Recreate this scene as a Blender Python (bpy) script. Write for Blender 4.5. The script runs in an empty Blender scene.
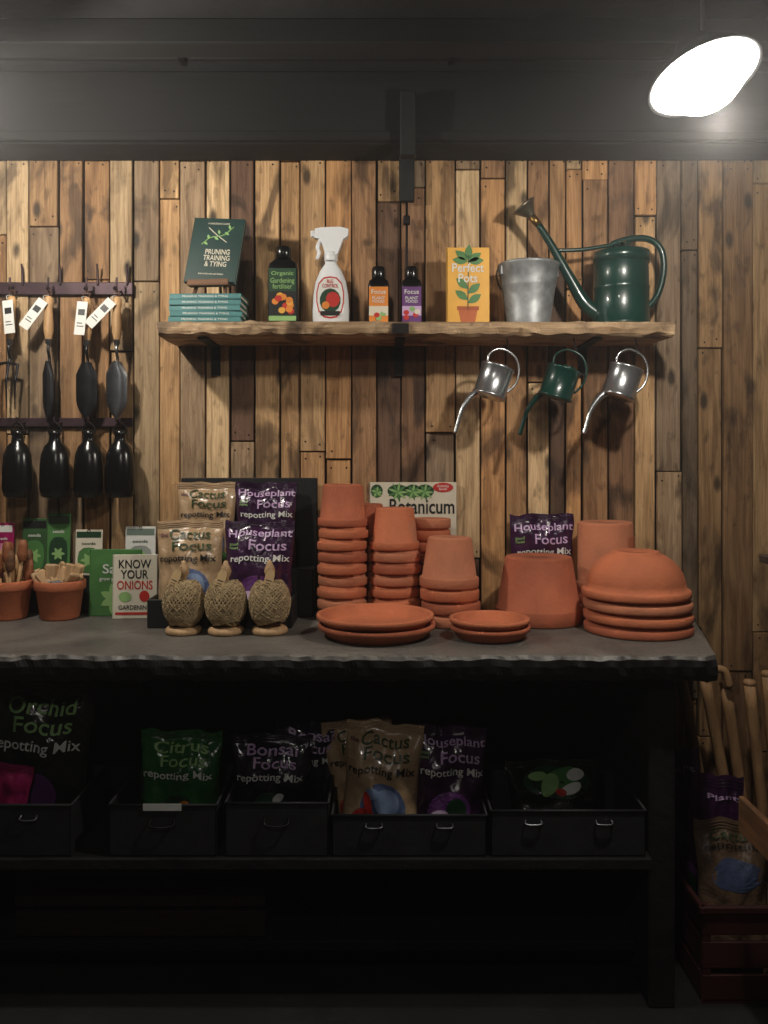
import bpy, math, random
from mathutils import Vector, Matrix, noise
random.seed(11)
scene = bpy.context.scene
pi = math.pi

# ------------------------------------------------------------------ helpers
def C(r, g, b):
    f = lambda c: ((c/255+0.055)/1.055)**2.4 if c > 10 else c/255/12.92
    return (f(r), f(g), f(b))

_m = {}
def M(name, col, rough=.6, metal=0., var=.15, scale=12., bump=0., bscale=60., stretch=(1, 1, 1), emis=0., coat=0., distort=0.):
    if name in _m: return _m[name]
    m = bpy.data.materials.new(name); m.use_nodes = True
    nt = m.node_tree; b = nt.nodes['Principled BSDF']
    b.inputs['Roughness'].default_value = rough
    b.inputs['Metallic'].default_value = metal
    b.inputs['Coat Weight'].default_value = coat
    tc = nt.nodes.new('ShaderNodeTexCoord'); mp = nt.nodes.new('ShaderNodeMapping')
    mp.inputs['Scale'].default_value = stretch
    nt.links.new(tc.outputs['Object'], mp.inputs['Vector'])
    n = nt.nodes.new('ShaderNodeTexNoise'); n.inputs['Scale'].default_value = scale
    n.inputs['Detail'].default_value = 5; n.inputs['Distortion'].default_value = distort
    nt.links.new(mp.outputs['Vector'], n.inputs['Vector'])
    r = nt.nodes.new('ShaderNodeValToRGB')
    r.color_ramp.elements[0].position = .32; r.color_ramp.elements[1].position = .68
    r.color_ramp.elements[0].color = (*[c*(1-var) for c in col], 1)
    r.color_ramp.elements[1].color = (*[min(1, c*(1+var)) for c in col], 1)
    nt.links.new(n.outputs['Fac'], r.inputs['Fac']); nt.links.new(r.outputs['Color'], b.inputs['Base Color'])
    if bump:
        n2 = nt.nodes.new('ShaderNodeTexNoise'); n2.inputs['Scale'].default_value = bscale
        n2.inputs['Detail'].default_value = 4; n2.inputs['Distortion'].default_value = distort
        nt.links.new(mp.outputs['Vector'], n2.inputs['Vector'])
        bp = nt.nodes.new('ShaderNodeBump'); bp.inputs['Strength'].default_value = bump; bp.inputs['Distance'].default_value = .01
        nt.links.new(n2.outputs['Fac'], bp.inputs['Height']); nt.links.new(bp.outputs['Normal'], b.inputs['Normal'])
    if emis:
        b.inputs['Emission Color'].default_value = (*col, 1); b.inputs['Emission Strength'].default_value = emis
    _m[name] = m
    return m

def T(x=0, y=0, z=0): return Matrix.Translation((x, y, z))
def R(a, ax): return Matrix.Rotation(math.radians(a), 4, ax)

_txt = {}
def text_geo(body):
    if body in _txt: return _txt[body]
    cu = bpy.data.curves.new('t', 'FONT'); cu.body = body; cu.align_x = 'CENTER'; cu.offset = .012
    cu.space_line = .85; cu.resolution_u = 3
    ob = bpy.data.objects.new('t', cu); scene.collection.objects.link(ob)
    dg = bpy.context.evaluated_depsgraph_get()
    me = bpy.data.meshes.new_from_object(ob.evaluated_get(dg))
    vs = [(v.co.x, v.co.y) for v in me.vertices]; fs = [tuple(p.vertices) for p in me.polygons]
    bpy.data.objects.remove(ob); bpy.data.meshes.remove(me); bpy.data.curves.remove(cu)
    xs = [v[0] for v in vs]; ys = [v[1] for v in vs]
    x0, x1, y0, y1 = min(xs), max(xs), min(ys), max(ys)
    vs = [((x-x0)/(x1-x0)-.5, (y-y0)/(y1-y0)-.5) for x, y in vs]
    _txt[body] = (vs, fs)
    return _txt[body]

class MB:
    def __init__(s): s.v = []; s.f = []; s.mi = []; s.sm = []; s.mats = []
    def midx(s, m):
        if m not in s.mats: s.mats.append(m)
        return s.mats.index(m)
    def add(s, vs, fs, mat, X=None, smooth=False):
        o = len(s.v); i = s.midx(mat)
        for v in vs:
            v = Vector(v); s.v.append(X @ v if X is not None else v)
        for f in fs:
            s.f.append(tuple(k+o for k in f)); s.mi.append(i); s.sm.append(smooth)
    def box(s, size, c, mat, X=None, bev=.0):
        a, b, h = size[0]/2, size[1]/2, size[2]/2
        e = min(bev, a*.9, b*.9, h*.9)
        X0 = (X if X is not None else Matrix.Identity(4)) @ T(*c)
        if e <= 0:
            vs = [(x*a, y*b, z*h) for x in (-1, 1) for y in (-1, 1) for z in (-1, 1)]
            fs = [(0, 1, 3, 2), (4, 6, 7, 5), (0, 4, 5, 1), (2, 3, 7, 6), (0, 2, 6, 4), (1, 5, 7, 3)]
            s.add(vs, fs, mat, X0); return
        vs = []; idx = {}
        for x in (-1, 1):
            for y in (-1, 1):
                for z in (-1, 1):
                    for ax in range(3):
                        p = [x*(a-e), y*(b-e), z*(h-e)]
                        p[ax] = (x*a, y*b, z*h)[ax]
                        idx[(x, y, z, ax)] = len(vs); vs.append(p)
        fs = []
        g = lambda x, y, z, ax: idx[(x, y, z, ax)]
        for q in (-1, 1):
            fs.append((g(q, -1, -1, 0), g(q, 1, -1, 0), g(q, 1, 1, 0), g(q, -1, 1, 0))[::q])
            fs.append((g(-1, q, -1, 1), g(1, q, -1, 1), g(1, q, 1, 1), g(-1, q, 1, 1))[::-q])
            fs.append((g(-1, -1, q, 2), g(1, -1, q, 2), g(1, 1, q, 2), g(-1, 1, q, 2))[::q])
            for r in (-1, 1):
                fs.append((g(-1, q, r, 1), g(1, q, r, 1), g(1, q, r, 2), g(-1, q, r, 2)))
                fs.append((g(q, -1, r, 0), g(q, 1, r, 0), g(q, 1, r, 2), g(q, -1, r, 2)))
                fs.append((g(q, r, -1, 0), g(q, r, 1, 0), g(q, r, 1, 1), g(q, r, -1, 1)))
                for t in (-1, 1): fs.append((g(q, r, t, 0), g(q, r, t, 1), g(q, r, t, 2)))
        s.add(vs, fs, mat, X0)
    def lathe(s, prof, mat, X=None, seg=40, sx=1., sy=1., sq=2., smooth=True, wob=0.):
        vs = []; n = len(prof)
        for i in range(seg):
            a = 2*pi*i/seg; ca, sa = math.cos(a), math.sin(a)
            k = (abs(ca)**sq+abs(sa)**sq)**(-1/sq)
            for r, z in prof:
                vs.append((r*k*ca*sx, r*k*sa*sy, z))
        fs = []
        for i in range(seg):
            j = (i+1) % seg
            for k in range(n-1): fs.append((i*n+k, j*n+k, j*n+k+1, i*n+k+1))
        s.add(vs, fs, mat, X, smooth)
    def tube(s, pts, r, mat, X=None, seg=10, cap=True, sub=6, flat=1.):
        P = [Vector(p) for p in pts]
        rr = list(r) if isinstance(r, (list, tuple)) else [r]*len(P)
        if sub > 1 and len(P) > 2:
            Q = []; RR = []
            for i in range(len(P)-1):
                p0 = P[max(i-1, 0)]; p1 = P[i]; p2 = P[i+1]; p3 = P[min(i+2, len(P)-1)]
                for k in range(sub):
                    t = k/sub
                    Q.append(.5*((2*p1)+(p2-p0)*t+(2*p0-5*p1+4*p2-p3)*t*t+(3*p1-p0-3*p2+p3)*t**3))
                    RR.append(rr[i]*(1-t)+rr[i+1]*t)
            Q.append(P[-1]); RR.append(rr[-1]); P, rr = Q, RR
        d = (P[1]-P[0]).normalized()
        u = d.orthogonal().normalized(); vs = []
        if abs(d.y) < .95: u = (Vector((0, 1, 0))-d*d.y).normalized()
        for i, p in enumerate(P):
            d = (P[min(i+1, len(P)-1)]-P[max(i-1, 0)]).normalized()
            u = (u-d*u.dot(d)).normalized(); w = d.cross(u)
            for k in range(seg):
                a = 2*pi*k/seg
                vs.append(p+(u*math.cos(a)+w*math.sin(a)*flat)*rr[i])
        fs = []
        for i in range(len(P)-1):
            for k in range(seg):
                l = (k+1) % seg
                fs.append((i*seg+k, i*seg+l, (i+1)*seg+l, (i+1)*seg+k))
        if cap:
            fs.append(tuple(range(seg))[::-1]); fs.append(tuple((len(P)-1)*seg+k for k in range(seg)))
        s.add(vs, fs, mat, X, True)
    def poly(s, pts, th, mat, X=None):   # extruded xz outline
        n = len(pts)
        vs = [(x, -th/2, z) for x, z in pts]+[(x, th/2, z) for x, z in pts]
        fs = [tuple(range(n)), tuple(range(2*n-1, n-1, -1))]
        for i in range(n):
            j = (i+1) % n; fs.append((i, i+n, j+n, j))
        s.add(vs, fs, mat, X)
    def text(s, body, w, h, cx, cz, mat, X=None, y=-.001, mapf=None):
        vs, fs = text_geo(body)
        out = []
        for a, b in vs:
            x, z = cx+a*w, cz+b*h
            out.append(mapf(x, z) if mapf else (x, y, z))
        s.add(out, fs, mat, X)
    def blob(s, cx, cz, rx, rz, mat, X=None, y=-.001, mapf=None, n=14, rot=0., sq=2.):
        vs = []; fs = []
        rings = 5; cr, sr = math.cos(rot), math.sin(rot)
        def mp(x, z):
            x, z = cx+x*cr-z*sr, cz+x*sr+z*cr
            return mapf(x, z) if mapf else (x, y, z)
        vs.append(mp(0, 0))
        for j in range(1, rings+1):
            for i in range(n):
                a = 2*pi*i/n+pi/n; ca, sa = math.cos(a), math.sin(a)
                k = (abs(ca)**sq+abs(sa)**sq)**(-1/sq)*j/rings
                vs.append(mp(rx*ca*k, rz*sa*k))
        for i in range(n): fs.append((0, 1+i, 1+(i+1) % n))
        for j in range(rings-1):
            for i in range(n):
                l = (i+1) % n
                fs.append((1+j*n+i, 1+(j+1)*n+i, 1+(j+1)*n+l, 1+j*n+l))
        s.add(vs, fs, mat, X)
    def rect(s, x0, x1, z0, z1, mat, X=None, y=-.0008, mapf=None, n=8):
        vs = []; fs = []
        for i in range(n+1):
            for j in range(n+1):
                x = x0+(x1-x0)*i/n; z = z0+(z1-z0)*j/n
                vs.append(mapf(x, z) if mapf else (x, y, z))
        for i in range(n):
            for j in range(n):
                a = i*(n+1)+j; fs.append((a, a+n+1, a+n+2, a+1))
        s.add(vs, fs, mat, X)
    def done(s, name, loc=(0, 0, 0), rot=(0, 0, 0), bevel=0, parent=None):
        me = bpy.data.meshes.new(name); me.from_pydata([tuple(v) for v in s.v], [], s.f)
        for m in s.mats: me.materials.append(m)
        me.polygons.foreach_set('material_index', s.mi); me.polygons.foreach_set('use_smooth', s.sm)
        me.update()
        ob = bpy.data.objects.new(name, me); scene.collection.objects.link(ob)
        ob.location = loc; ob.rotation_euler = [math.radians(a) for a in rot]
        if parent: ob.parent = parent
        if bevel:
            b = ob.modifiers.new('b', 'BEVEL'); b.width = bevel; b.segments = 2; b.limit_method = 'ANGLE'
        return ob

# ------------------------------------------------------------------ materials
terra = M('terracotta', C(190, 108, 72), .85, var=.18, scale=7, bump=.2, bscale=90)
terra2 = M('terracotta_dark', C(172, 94, 64), .85, var=.22, scale=7, bump=.2, bscale=90)
terra3 = M('terracotta_dusty', C(186, 116, 84), .9, var=.2, scale=7, bump=.2, bscale=90)
black = M('black_paint', C(17, 17, 18), .6, var=.3, scale=15, bump=.1)
blackwood = M('black_wood', C(8, 8, 8), .85, var=.4, scale=14, bump=.4, bscale=30, stretch=(1, 1, 1))
iron = M('iron', C(32, 28, 29), .5, .7, var=.3, scale=30, bump=.1)
binmetal = M('bin_metal', C(42, 43, 46), .6, .2, var=.2, scale=25, bump=.05)
galv = M('galvanised', C(150, 153, 155), .5, .6, var=.3, scale=28, bump=.05)
silver = M('silver_metal', C(205, 207, 210), .25, .9, var=.08)
steel = M('steel', C(120, 122, 126), .3, .9, var=.2, scale=20)
green_en = M('green_enamel', C(7, 50, 43), .3, 0, var=.12, coat=.5)
handlewood = M('handle_wood', C(190, 150, 105), .5, var=.25, scale=8, stretch=(8, 8, 1))
palewood = M('pale_wood', C(196, 160, 118), .6, var=.2, scale=8, stretch=(6, 6, 1))
toolwood = M('tool_handle_wood', C(176, 136, 96), .6, var=.25, scale=8, stretch=(6, 6, 1))
brownwood = M('brown_wood', C(110, 75, 48), .65, var=.4, scale=5, stretch=(1.5, 1.5, 12), bump=.2)
darkbrown = M('dark_brown_wood', C(48, 34, 25), .75, var=.4, scale=5, stretch=(12, 12, 1.5), bump=.2)
cratewood = M('dark_crate_wood', C(42, 24, 19), .85, var=.4, scale=5, stretch=(1.5, 1.5, 12), bump=.2)
jute = M('jute', C(170, 148, 112), .95, var=.25, scale=60, bump=.5, bscale=200)
jutecore = M('jute_core', C(120, 102, 74), .95, var=.3, scale=60, bump=.8, bscale=200)
kraft = M('kraft', C(188, 158, 114), .8, var=.08)
white = M('white_paper', C(222, 222, 216), .7, var=.04)
cream = M('cream_paper', C(218, 210, 190), .7, var=.05)
pages = M('pages', C(215, 208, 190), .8, var=.15, scale=6, stretch=(1, 1, 60))
wplast = M('white_plastic', C(232, 234, 236), .3, var=.03)
bplast = M('black_plastic', C(14, 14, 15), .22, var=.2)
redp = M('red_print', C(190, 44, 36), .5, var=.1)
orangep = M('orange_print', C(222, 134, 48), .5, var=.1)
yellowp = M('yellow_print', C(228, 170, 66), .5, var=.1)
greenp = M('green_print', C(74, 124, 66), .5, var=.15)
lgreen = M('lightgreen_print', C(140, 180, 112), .5, var=.12)
dgreen = M('darkgreen_print', C(26, 62, 38), .5, var=.2)
teal = M('teal_cover', C(74, 128, 128), .5, var=.1)
dteal = M('darkteal_cover', C(18, 52, 48), .5, var=.12)
bluep = M('blue_print', C(84, 100, 140), .5, var=.3, scale=30)
palebl = M('pale_blue', C(130, 150, 185), .5, var=.2)
purplep = M('purple_print', C(100, 50, 116), .5, var=.15)
magenta = M('magenta_film', C(150, 22, 84), .35, var=.2, bump=.6, bscale=22, distort=.6)
blackp = M('black_print', C(18, 18, 20), .5, var=.1)
lilac = M('lilac_print', C(200, 168, 208), .45, var=.05)
tanfilm = M('tan_film', C(180, 150, 116), .3, var=.14, scale=14, bump=.6, bscale=22, coat=.4, distort=.6)
purfilm = M('purple_film', C(54, 26, 58), .22, var=.3, scale=14, bump=.8, bscale=22, coat=.6, distort=.6)
grnfilm = M('green_film', C(34, 92, 38), .22, var=.3, scale=14, bump=.8, bscale=22, coat=.6, distort=.6)
darkfilm = M('dark_film', C(28, 31, 30), .18, var=.3, scale=14, bump=.8, bscale=20, coat=.7, distort=.6)
bonfilm = M('bonsai_film', C(32, 25, 40), .2, var=.3, scale=14, bump=.8, bscale=22, coat=.6, distort=.6)
redplast = M('red_plastic', C(62, 22, 19), .7, var=.15)
darkwall = M('dark_wall', C(24, 23, 24), .9, var=.2, scale=4, bump=.1)
ceilm = M('ceiling_black', C(33, 33, 35), .85, var=.3, scale=5, bump=.3, bscale=20)
beamm = M('beam_black', C(12, 12, 13), .85, var=.35, scale=8, bump=.3, bscale=18, stretch=(.3, 1, 1))
lampglow = M('lamp_diffuser', (1, .98, .95), .5, var=0, emis=14)
floorm = M('floor_concrete', C(16, 15, 15), .85, var=.3, scale=5, bump=.2, bscale=30)

# slab
def slab_mat():
    m = bpy.data.materials.new('slate_slab'); m.use_nodes = True; nt = m.node_tree; b = nt.nodes['Principled BSDF']
    tc = nt.nodes.new('ShaderNodeTexCoord')
    def nz(sc, det, dist=0):
        n = nt.nodes.new('ShaderNodeTexNoise'); n.inputs['Scale'].default_value = sc; n.inputs['Detail'].default_value = det
        n.inputs['Distortion'].default_value = dist; nt.links.new(tc.outputs['Object'], n.inputs['Vector']); return n
    a = nz(4, 9, .6); r = nt.nodes.new('ShaderNodeValToRGB')
    r.color_ramp.elements[0].position = .3; r.color_ramp.elements[0].color = (*C(76, 73, 70), 1)
    r.color_ramp.elements[1].position = .7; r.color_ramp.elements[1].color = (*C(116, 111, 104), 1)
    nt.links.new(a.outputs['Fac'], r.inputs['Fac'])
    c = nz(60, 5); r2 = nt.nodes.new('ShaderNodeValToRGB')
    r2.color_ramp.elements[0].position = .3; r2.color_ramp.elements[0].color = (.35, .35, .35, 1)
    r2.color_ramp.elements[1].position = .42; r2.color_ramp.elements[1].color = (1, 1, 1, 1)
    nt.links.new(c.outputs['Fac'], r2.inputs['Fac'])
    mx = nt.nodes.new('ShaderNodeMix'); mx.data_type = 'RGBA'; mx.blend_type = 'MULTIPLY'; mx.inputs[0].default_value = .7
    nt.links.new(r.outputs['Color'], mx.inputs[6]); nt.links.new(r2.outputs['Color'], mx.inputs[7])
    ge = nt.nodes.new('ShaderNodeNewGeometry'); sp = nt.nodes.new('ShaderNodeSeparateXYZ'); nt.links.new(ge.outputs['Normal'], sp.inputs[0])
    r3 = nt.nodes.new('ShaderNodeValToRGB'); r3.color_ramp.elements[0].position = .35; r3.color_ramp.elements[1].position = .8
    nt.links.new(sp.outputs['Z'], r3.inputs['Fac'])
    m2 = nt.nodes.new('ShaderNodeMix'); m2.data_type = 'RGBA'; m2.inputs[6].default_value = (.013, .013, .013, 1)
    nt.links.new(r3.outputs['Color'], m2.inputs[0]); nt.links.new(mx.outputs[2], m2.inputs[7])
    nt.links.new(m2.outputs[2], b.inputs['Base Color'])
    b.inputs['Roughness'].default_value = .48
    bp = nt.nodes.new('ShaderNodeBump'); bp.inputs['Strength'].default_value = .3; bp.inputs['Distance'].default_value = .008
    d = nz(30, 8); nt.links.new(d.outputs['Fac'], bp.inputs['Height']); nt.links.new(bp.outputs['Normal'], b.inputs['Normal'])
    return m
slab = slab_mat()

# plank material : per-board tint from colour attribute
def plank_mat(name='reclaimed_planks', horiz=False):
    m = bpy.data.materials.new(name); m.use_nodes = True; nt = m.node_tree; b = nt.nodes['Principled BSDF']
    at = nt.nodes.new('ShaderNodeAttribute'); at.attribute_name = 'tint'
    tc = nt.nodes.new('ShaderNodeTexCoord')
    off = nt.nodes.new('ShaderNodeVectorMath'); off.operation = 'MULTIPLY_ADD'
    nt.links.new(at.outputs['Color'], off.inputs[0]); off.inputs[1].default_value = (37, 53, 71)
    nt.links.new(tc.outputs['Object'], off.inputs[2])
    def nz(sc, det, stretch, dist=0, vec=None):
        mp = nt.nodes.new('ShaderNodeMapping'); mp.inputs['Scale'].default_value = stretch
        nt.links.new(vec or off.outputs[0], mp.inputs['Vector'])
        n = nt.nodes.new('ShaderNodeTexNoise'); n.inputs['Scale'].default_value = sc; n.inputs['Detail'].default_value = det
        n.inputs['Distortion'].default_value = dist
        nt.links.new(mp.outputs['Vector'], n.inputs['Vector']); return n
    g1 = nz(4, 6, (.8, 6, 9) if horiz else (9, 6, .8), 1.0)
    g2 = nz(4, 8, (2, 12, 55) if horiz else (55, 12, 2), .3)
    st = nz(4, 6, (1, 1, 1) if horiz else (1.8, 1, .8), .8)
    sp = nz(30, 4, (1, 1, 1) if horiz else (1.2, 1, .5), .3)
    def ramp(n, p0, c0, p1, c1):
        r = nt.nodes.new('ShaderNodeValToRGB')
        r.color_ramp.elements[0].position = p0; r.color_ramp.elements[0].color = (c0, c0*.9, c0*.8, 1)
        r.color_ramp.elements[1].position = p1; r.color_ramp.elements[1].color = (c1, c1, c1, 1)
        nt.links.new(n.outputs[0], r.inputs['Fac']); return r
    cur = at.outputs['Color']
    def mul(cur, r, f):
        mx = nt.nodes.new('ShaderNodeMix'); mx.data_type = 'RGBA'; mx.blend_type = 'MULTIPLY'; mx.inputs[0].default_value = f
        nt.links.new(cur, mx.inputs[6]); nt.links.new(r.outputs['Color'], mx.inputs[7]); return mx.outputs[2]
    cur = mul(cur, ramp(g1, .34, .62, .58, 1.12), .9)
    cur = mul(cur, ramp(g2, .35, .74, .6, 1.08), .8)
    cur = mul(cur, ramp(st, .36, .22, .46, 1.05), .85)
    cur = mul(cur, ramp(sp, .3, .4, .42, 1.0), .7)
    mp = nt.nodes.new('ShaderNodeMapping'); mp.inputs['Scale'].default_value = (2, 5, 5) if horiz else (6, .5, 2.8)
    nt.links.new(off.outputs[0], mp.inputs['Vector'])
    vo = nt.nodes.new('ShaderNodeTexVoronoi'); vo.inputs['Scale'].default_value = 1.6
    nt.links.new(mp.outputs['Vector'], vo.inputs['Vector'])
    cur = mul(cur, ramp(vo, .08, .1, .17, 1.), .9)
    nt.links.new(cur, b.inputs['Base Color'])
    b.inputs['Roughness'].default_value = .72
    bp = nt.nodes.new('ShaderNodeBump'); bp.inputs['Strength'].default_value = .3; bp.inputs['Distance'].default_value = .006
    nt.links.new(g2.outputs['Fac'], bp.inputs['Height']); nt.links.new(bp.outputs['Normal'], b.inputs['Normal'])
    return m
planks = plank_mat(); planks_h = plank_mat('shelf_board', True)

def set_tint(ob, cols):
    at = ob.data.color_attributes.new('tint', 'FLOAT_COLOR', 'POINT')
    for i, c in enumerate(cols): at.data[i].color = (*c, 1)

# ------------------------------------------------------------------ room shell
XL, XR, YF, ZC = -2.1, 1.8, -3.9, 2.68
mb = MB(); cols = []
x = XL; nails = []
pal = [C(208, 170, 124), C(194, 154, 108), C(178, 138, 96), C(160, 122, 86), C(214, 184, 142), C(136, 102, 74), C(168, 142, 112), C(100, 74, 56), C(192, 146, 98), C(150, 128, 104)]
wts = [5, 5, 4, 4, 3.5, 3, 3, 2.2, 4, 2.5]
while x < XR:
    w = random.choice([.054, .074, .08, .084, .088, .068, .1, .082])
    lim = 2.47
    z = -random.random()*1.1
    while z < lim:
        L = random.choice([.4, .9, 1.1, 1.2, 1.3, 1.5, 1.7])
        z0, z1 = max(z, 0), min(z+L, lim)
        if z1-z0 > .02:
            f = random.random()*.015
            n0 = len(mb.v)
            gap = random.uniform(.003, .009)
            ww = w-gap
            X = T(x+w/2, f+.01, (z0+z1)/2) @ R(random.uniform(-.12, .12), 'Y')
            mb.box((ww, .02, z1-z0-random.uniform(.002, .006)), (0, 0, 0), planks, X, bev=.002)
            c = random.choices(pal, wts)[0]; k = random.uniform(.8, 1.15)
            k *= 1 if -.8 < x < .95 else .62  # end boards darker: weathering plus the light's falloff put into the tint
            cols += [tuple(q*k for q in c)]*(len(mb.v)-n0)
            for nx in (.22, .78):
                for nzp in (z0+.025, z1-.025):
                    if random.random() < .8: nails.append((x+w*nx+random.uniform(-.006, .006), f-.0006, nzp+random.uniform(-.01, .01)))
        z += L
    x += w
n0 = len(mb.v)
mb.box((XR-XL, .04, ZC), ((XL+XR)/2, .055, ZC/2), blackwood)
for a, b, c in nails:
    mb.lathe([(0, .0006), (.0032, .0006), (.0032, -.001)], iron, T(a, b, c) @ R(90, 'X'), seg=6, smooth=False)
cols += [(.1, .07, .05)]*(len(mb.v)-n0)
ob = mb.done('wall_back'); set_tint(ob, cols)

def simple(name, size, c, mat):
    m = MB(); m.box(size, (0, 0, 0), mat); return m.done(name, c)
simple('floor', (XR-XL+.2, -YF+.2, .08), ((XL+XR)/2, YF/2, -.04), floorm)
simple('wall_left', (.08, -YF, ZC), (XL-.04, YF/2, ZC/2), darkwall)
simple('wall_right', (.08, -YF, ZC), (XR+.04, YF/2, ZC/2), darkwall)
simple('wall_front', (XR-XL, .08, ZC), ((XL+XR)/2, YF-.04, ZC/2), darkwall)
mb = MB()
mb.box((XR-XL, -YF+.1, .06), (0, 0, .03), ceilm)
ob = mb.done('ceiling', ((XL+XR)/2, YF/2+.05, ZC))
# bulkhead beam above the planks
mb = MB()
mb.box((XR-XL, .15, .23), (0, -.075, .115), beamm, bev=.004)
mb.box((XR-XL, .02, .03), (0, -.16, .02), beamm, bev=.003)
mb.done('trim_1', ((XL+XR)/2, 0, 2.447))
mb = MB(); mb.box((XR-XL, .09, .07), (0, 0, 0), beamm, bev=.004)
mb.done('trim_2', ((XL+XR)/2, -.42, ZC-.035))
mb = MB(); mb.tube([(XL, -.3, ZC-.025), (XR, -.3, ZC-.025)], .016, black, sub=1)
for xx in (-1.4, -.6, .2, 1.0): mb.box((.02, .05, .045), (xx, -.3, ZC-.022), iron)
mb.done('ceiling_conduit')

# ------------------------------------------------------------------ workbench
mb = MB()
sec = [(-.001, .95)]+[(-.06*i, .95) for i in range(1, 11)]+[(-.635, .95), (-.645, .947), (-.652, .938), (-.653, .92), (-.648, .9), (-.64, .885), (-.63, .88), (-.3, .88), (-.001, .88)]
X0 = -2.05; nx = 320; n = len(sec); vs = []; fs = []
for i in range(nx+1):
    t = i/nx
    for k, (y, z) in enumerate(sec):
        xe = .849+.171*(1+y/.65)
        xx = X0+(xe-X0)*t
        p = Vector((xx*9, y*9, z*9)); dn = noise.noise(p)*.5+noise.noise(p*4)*.6
        yy, zz = y, z
        if y < -.6:
            yy += dn*.01; zz += noise.noise(p*3+Vector((5, 0, 0)))*.006
            if z == .95: zz = min(zz, .9505)
        if i == nx: xx += noise.noise(p*2)*.01
        vs.append((xx, yy, zz))
for i in range(nx):
    for k in range(n):
        l = (k+1) % n
        fs.append((i*n+k, (i+1)*n+k, (i+1)*n+l, i*n+l))
fs.append(tuple(range(n))); fs.append(tuple(nx*n+k for k in range(n))[::-1])
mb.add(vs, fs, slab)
mb.box((2.75, .03, .82), (-.61, -.035, .47), blackwood)
mb.box((.07, .52, .88), (.735, -.32, .44), blackwood, bev=.004)
mb.box((.06, .52, .88), (-1.96, -.32, .44), blackwood, bev=.004)
mb.box((2.66, .04, .05), (-.62, -.3, .855), blackwood, bev=.004)
mb.box((2.63, .56, .03), (-.615, -.33, .395), blackwood, bev=.003)
mb.box((2.63, .4, .03), (-.615, -.27, .1), blackwood, bev=.003)
ob = mb.done('workbench')

# ------------------------------------------------------------------ shelf
mb = MB(); n0 = 0
xs0, xs1 = -.69, .883; nx = 160
sec = [(-.001, 1.872), (-.12, 1.872), (-.235, 1.872), (-.247, 1.868), (-.25, 1.852), (-.246, 1.835), (-.235, 1.83), (-.12, 1.83), (-.001, 1.83)]
n = len(sec); vs = []; fs = []
for i in range(nx+1):
    t = i/nx
    for (y, z) in sec:
        xx = xs0+(xs1-xs0)*t; p = Vector((xx*7, y*7, z*20))
        yy = y; zz = z
        if y < -.2: yy += noise.noise(p)*.011+noise.noise(p*5)*.006; zz += (noise.noise(p*3)*.009 if z < 1.871 else 0)
        if i in (0, nx): xx += noise.noise(Vector((y*30, z*30, i)))*.012
        vs.append((xx, yy, zz))
for i in range(nx):
    for k in range(n):
        l = (k+1) % n
        fs.append((i*n+k, (i+1)*n+k, (i+1)*n+l, i*n+l))
fs.append(tuple(range(n))); fs.append(tuple(nx*n+k for k in range(n))[::-1])
mb.add(vs, fs, planks_h)
for bx in (-.56, .05, .66):
    mb.box((.03, .2, .006), (bx, -.11, 1.826), iron)
    mb.box((.03, .006, .1), (bx, -.004, 1.78), iron)
mb.box((.05, .006, .03), (.05, -.258, 1.848), iron)
ob = mb.done('wooden_wall_shelf'); set_tint(ob, [C(176, 150, 118)]*len(ob.data.vertices))

mb = MB()
mb.box((.05, .04, .2), (0, -.192, 2.49), black, bev=.004)
mb.box((.05, .02, .16), (0, -.03, 2.38), black, bev=.003)
mb.tube([(0, -.03, 2.4), (0, -.03, 1.875)], .004, iron, sub=1)
mb.box((.04, .03, .006), (0, -.03, 1.876), iron)
mb.box((.022, .02, .03), (.0, -.03, 2.24), iron, bev=.003)
mb.done('shelf_hanging_rod', (.075, 0, 0))

# ------------------------------------------------------------------ lamps
def lamp(loc, power, tilt, rad=.118, glow=lampglow):
    m = MB(); X = R(tilt[0], 'X') @ R(tilt[1], 'Y')
    m.lathe([(.02, .09), (.035, .09), (.05, .065), (rad*.8, .03), (rad, 0), (rad+.003, -.005), (rad-.004, -.003), (rad*.78, .025), (.04, .055), (0, .06)], black, X)
    m.lathe([(0, -.07), (rad*.25, -.067), (rad*.45, -.056), (rad*.62, -.038), (rad*.82, -.015), (rad*.97, -.001), (rad*.9, .01), (0, .012)], glow, X)
    m.tube([(0, 0, .08), (0, 0, ZC-loc[2])], .007, black, sub=1)
    m.lathe([(0, ZC-loc[2]-.03), (.04, ZC-loc[2]-.025), (.045, ZC-loc[2])], black)
    o = m.done('pendant_lamp', loc)
    l = bpy.data.lights.new('lamp_light', 'POINT'); l.energy = power; l.shadow_soft_size = .03; l.color = (1, .925, .81)
    lo = bpy.data.objects.new('lamp_light', l); scene.collection.objects.link(lo); lo.parent = o
    lo.location = X @ Vector((0, 0, -.115))
    return o
lamp((.685, -1.0, 2.27), 26, (-16, -12))
lamp((-1.06, -.78, 2.42), 33, (0, 0))
lamp((-.25, -2.6, 2.42), 10, (0, 0))

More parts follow.
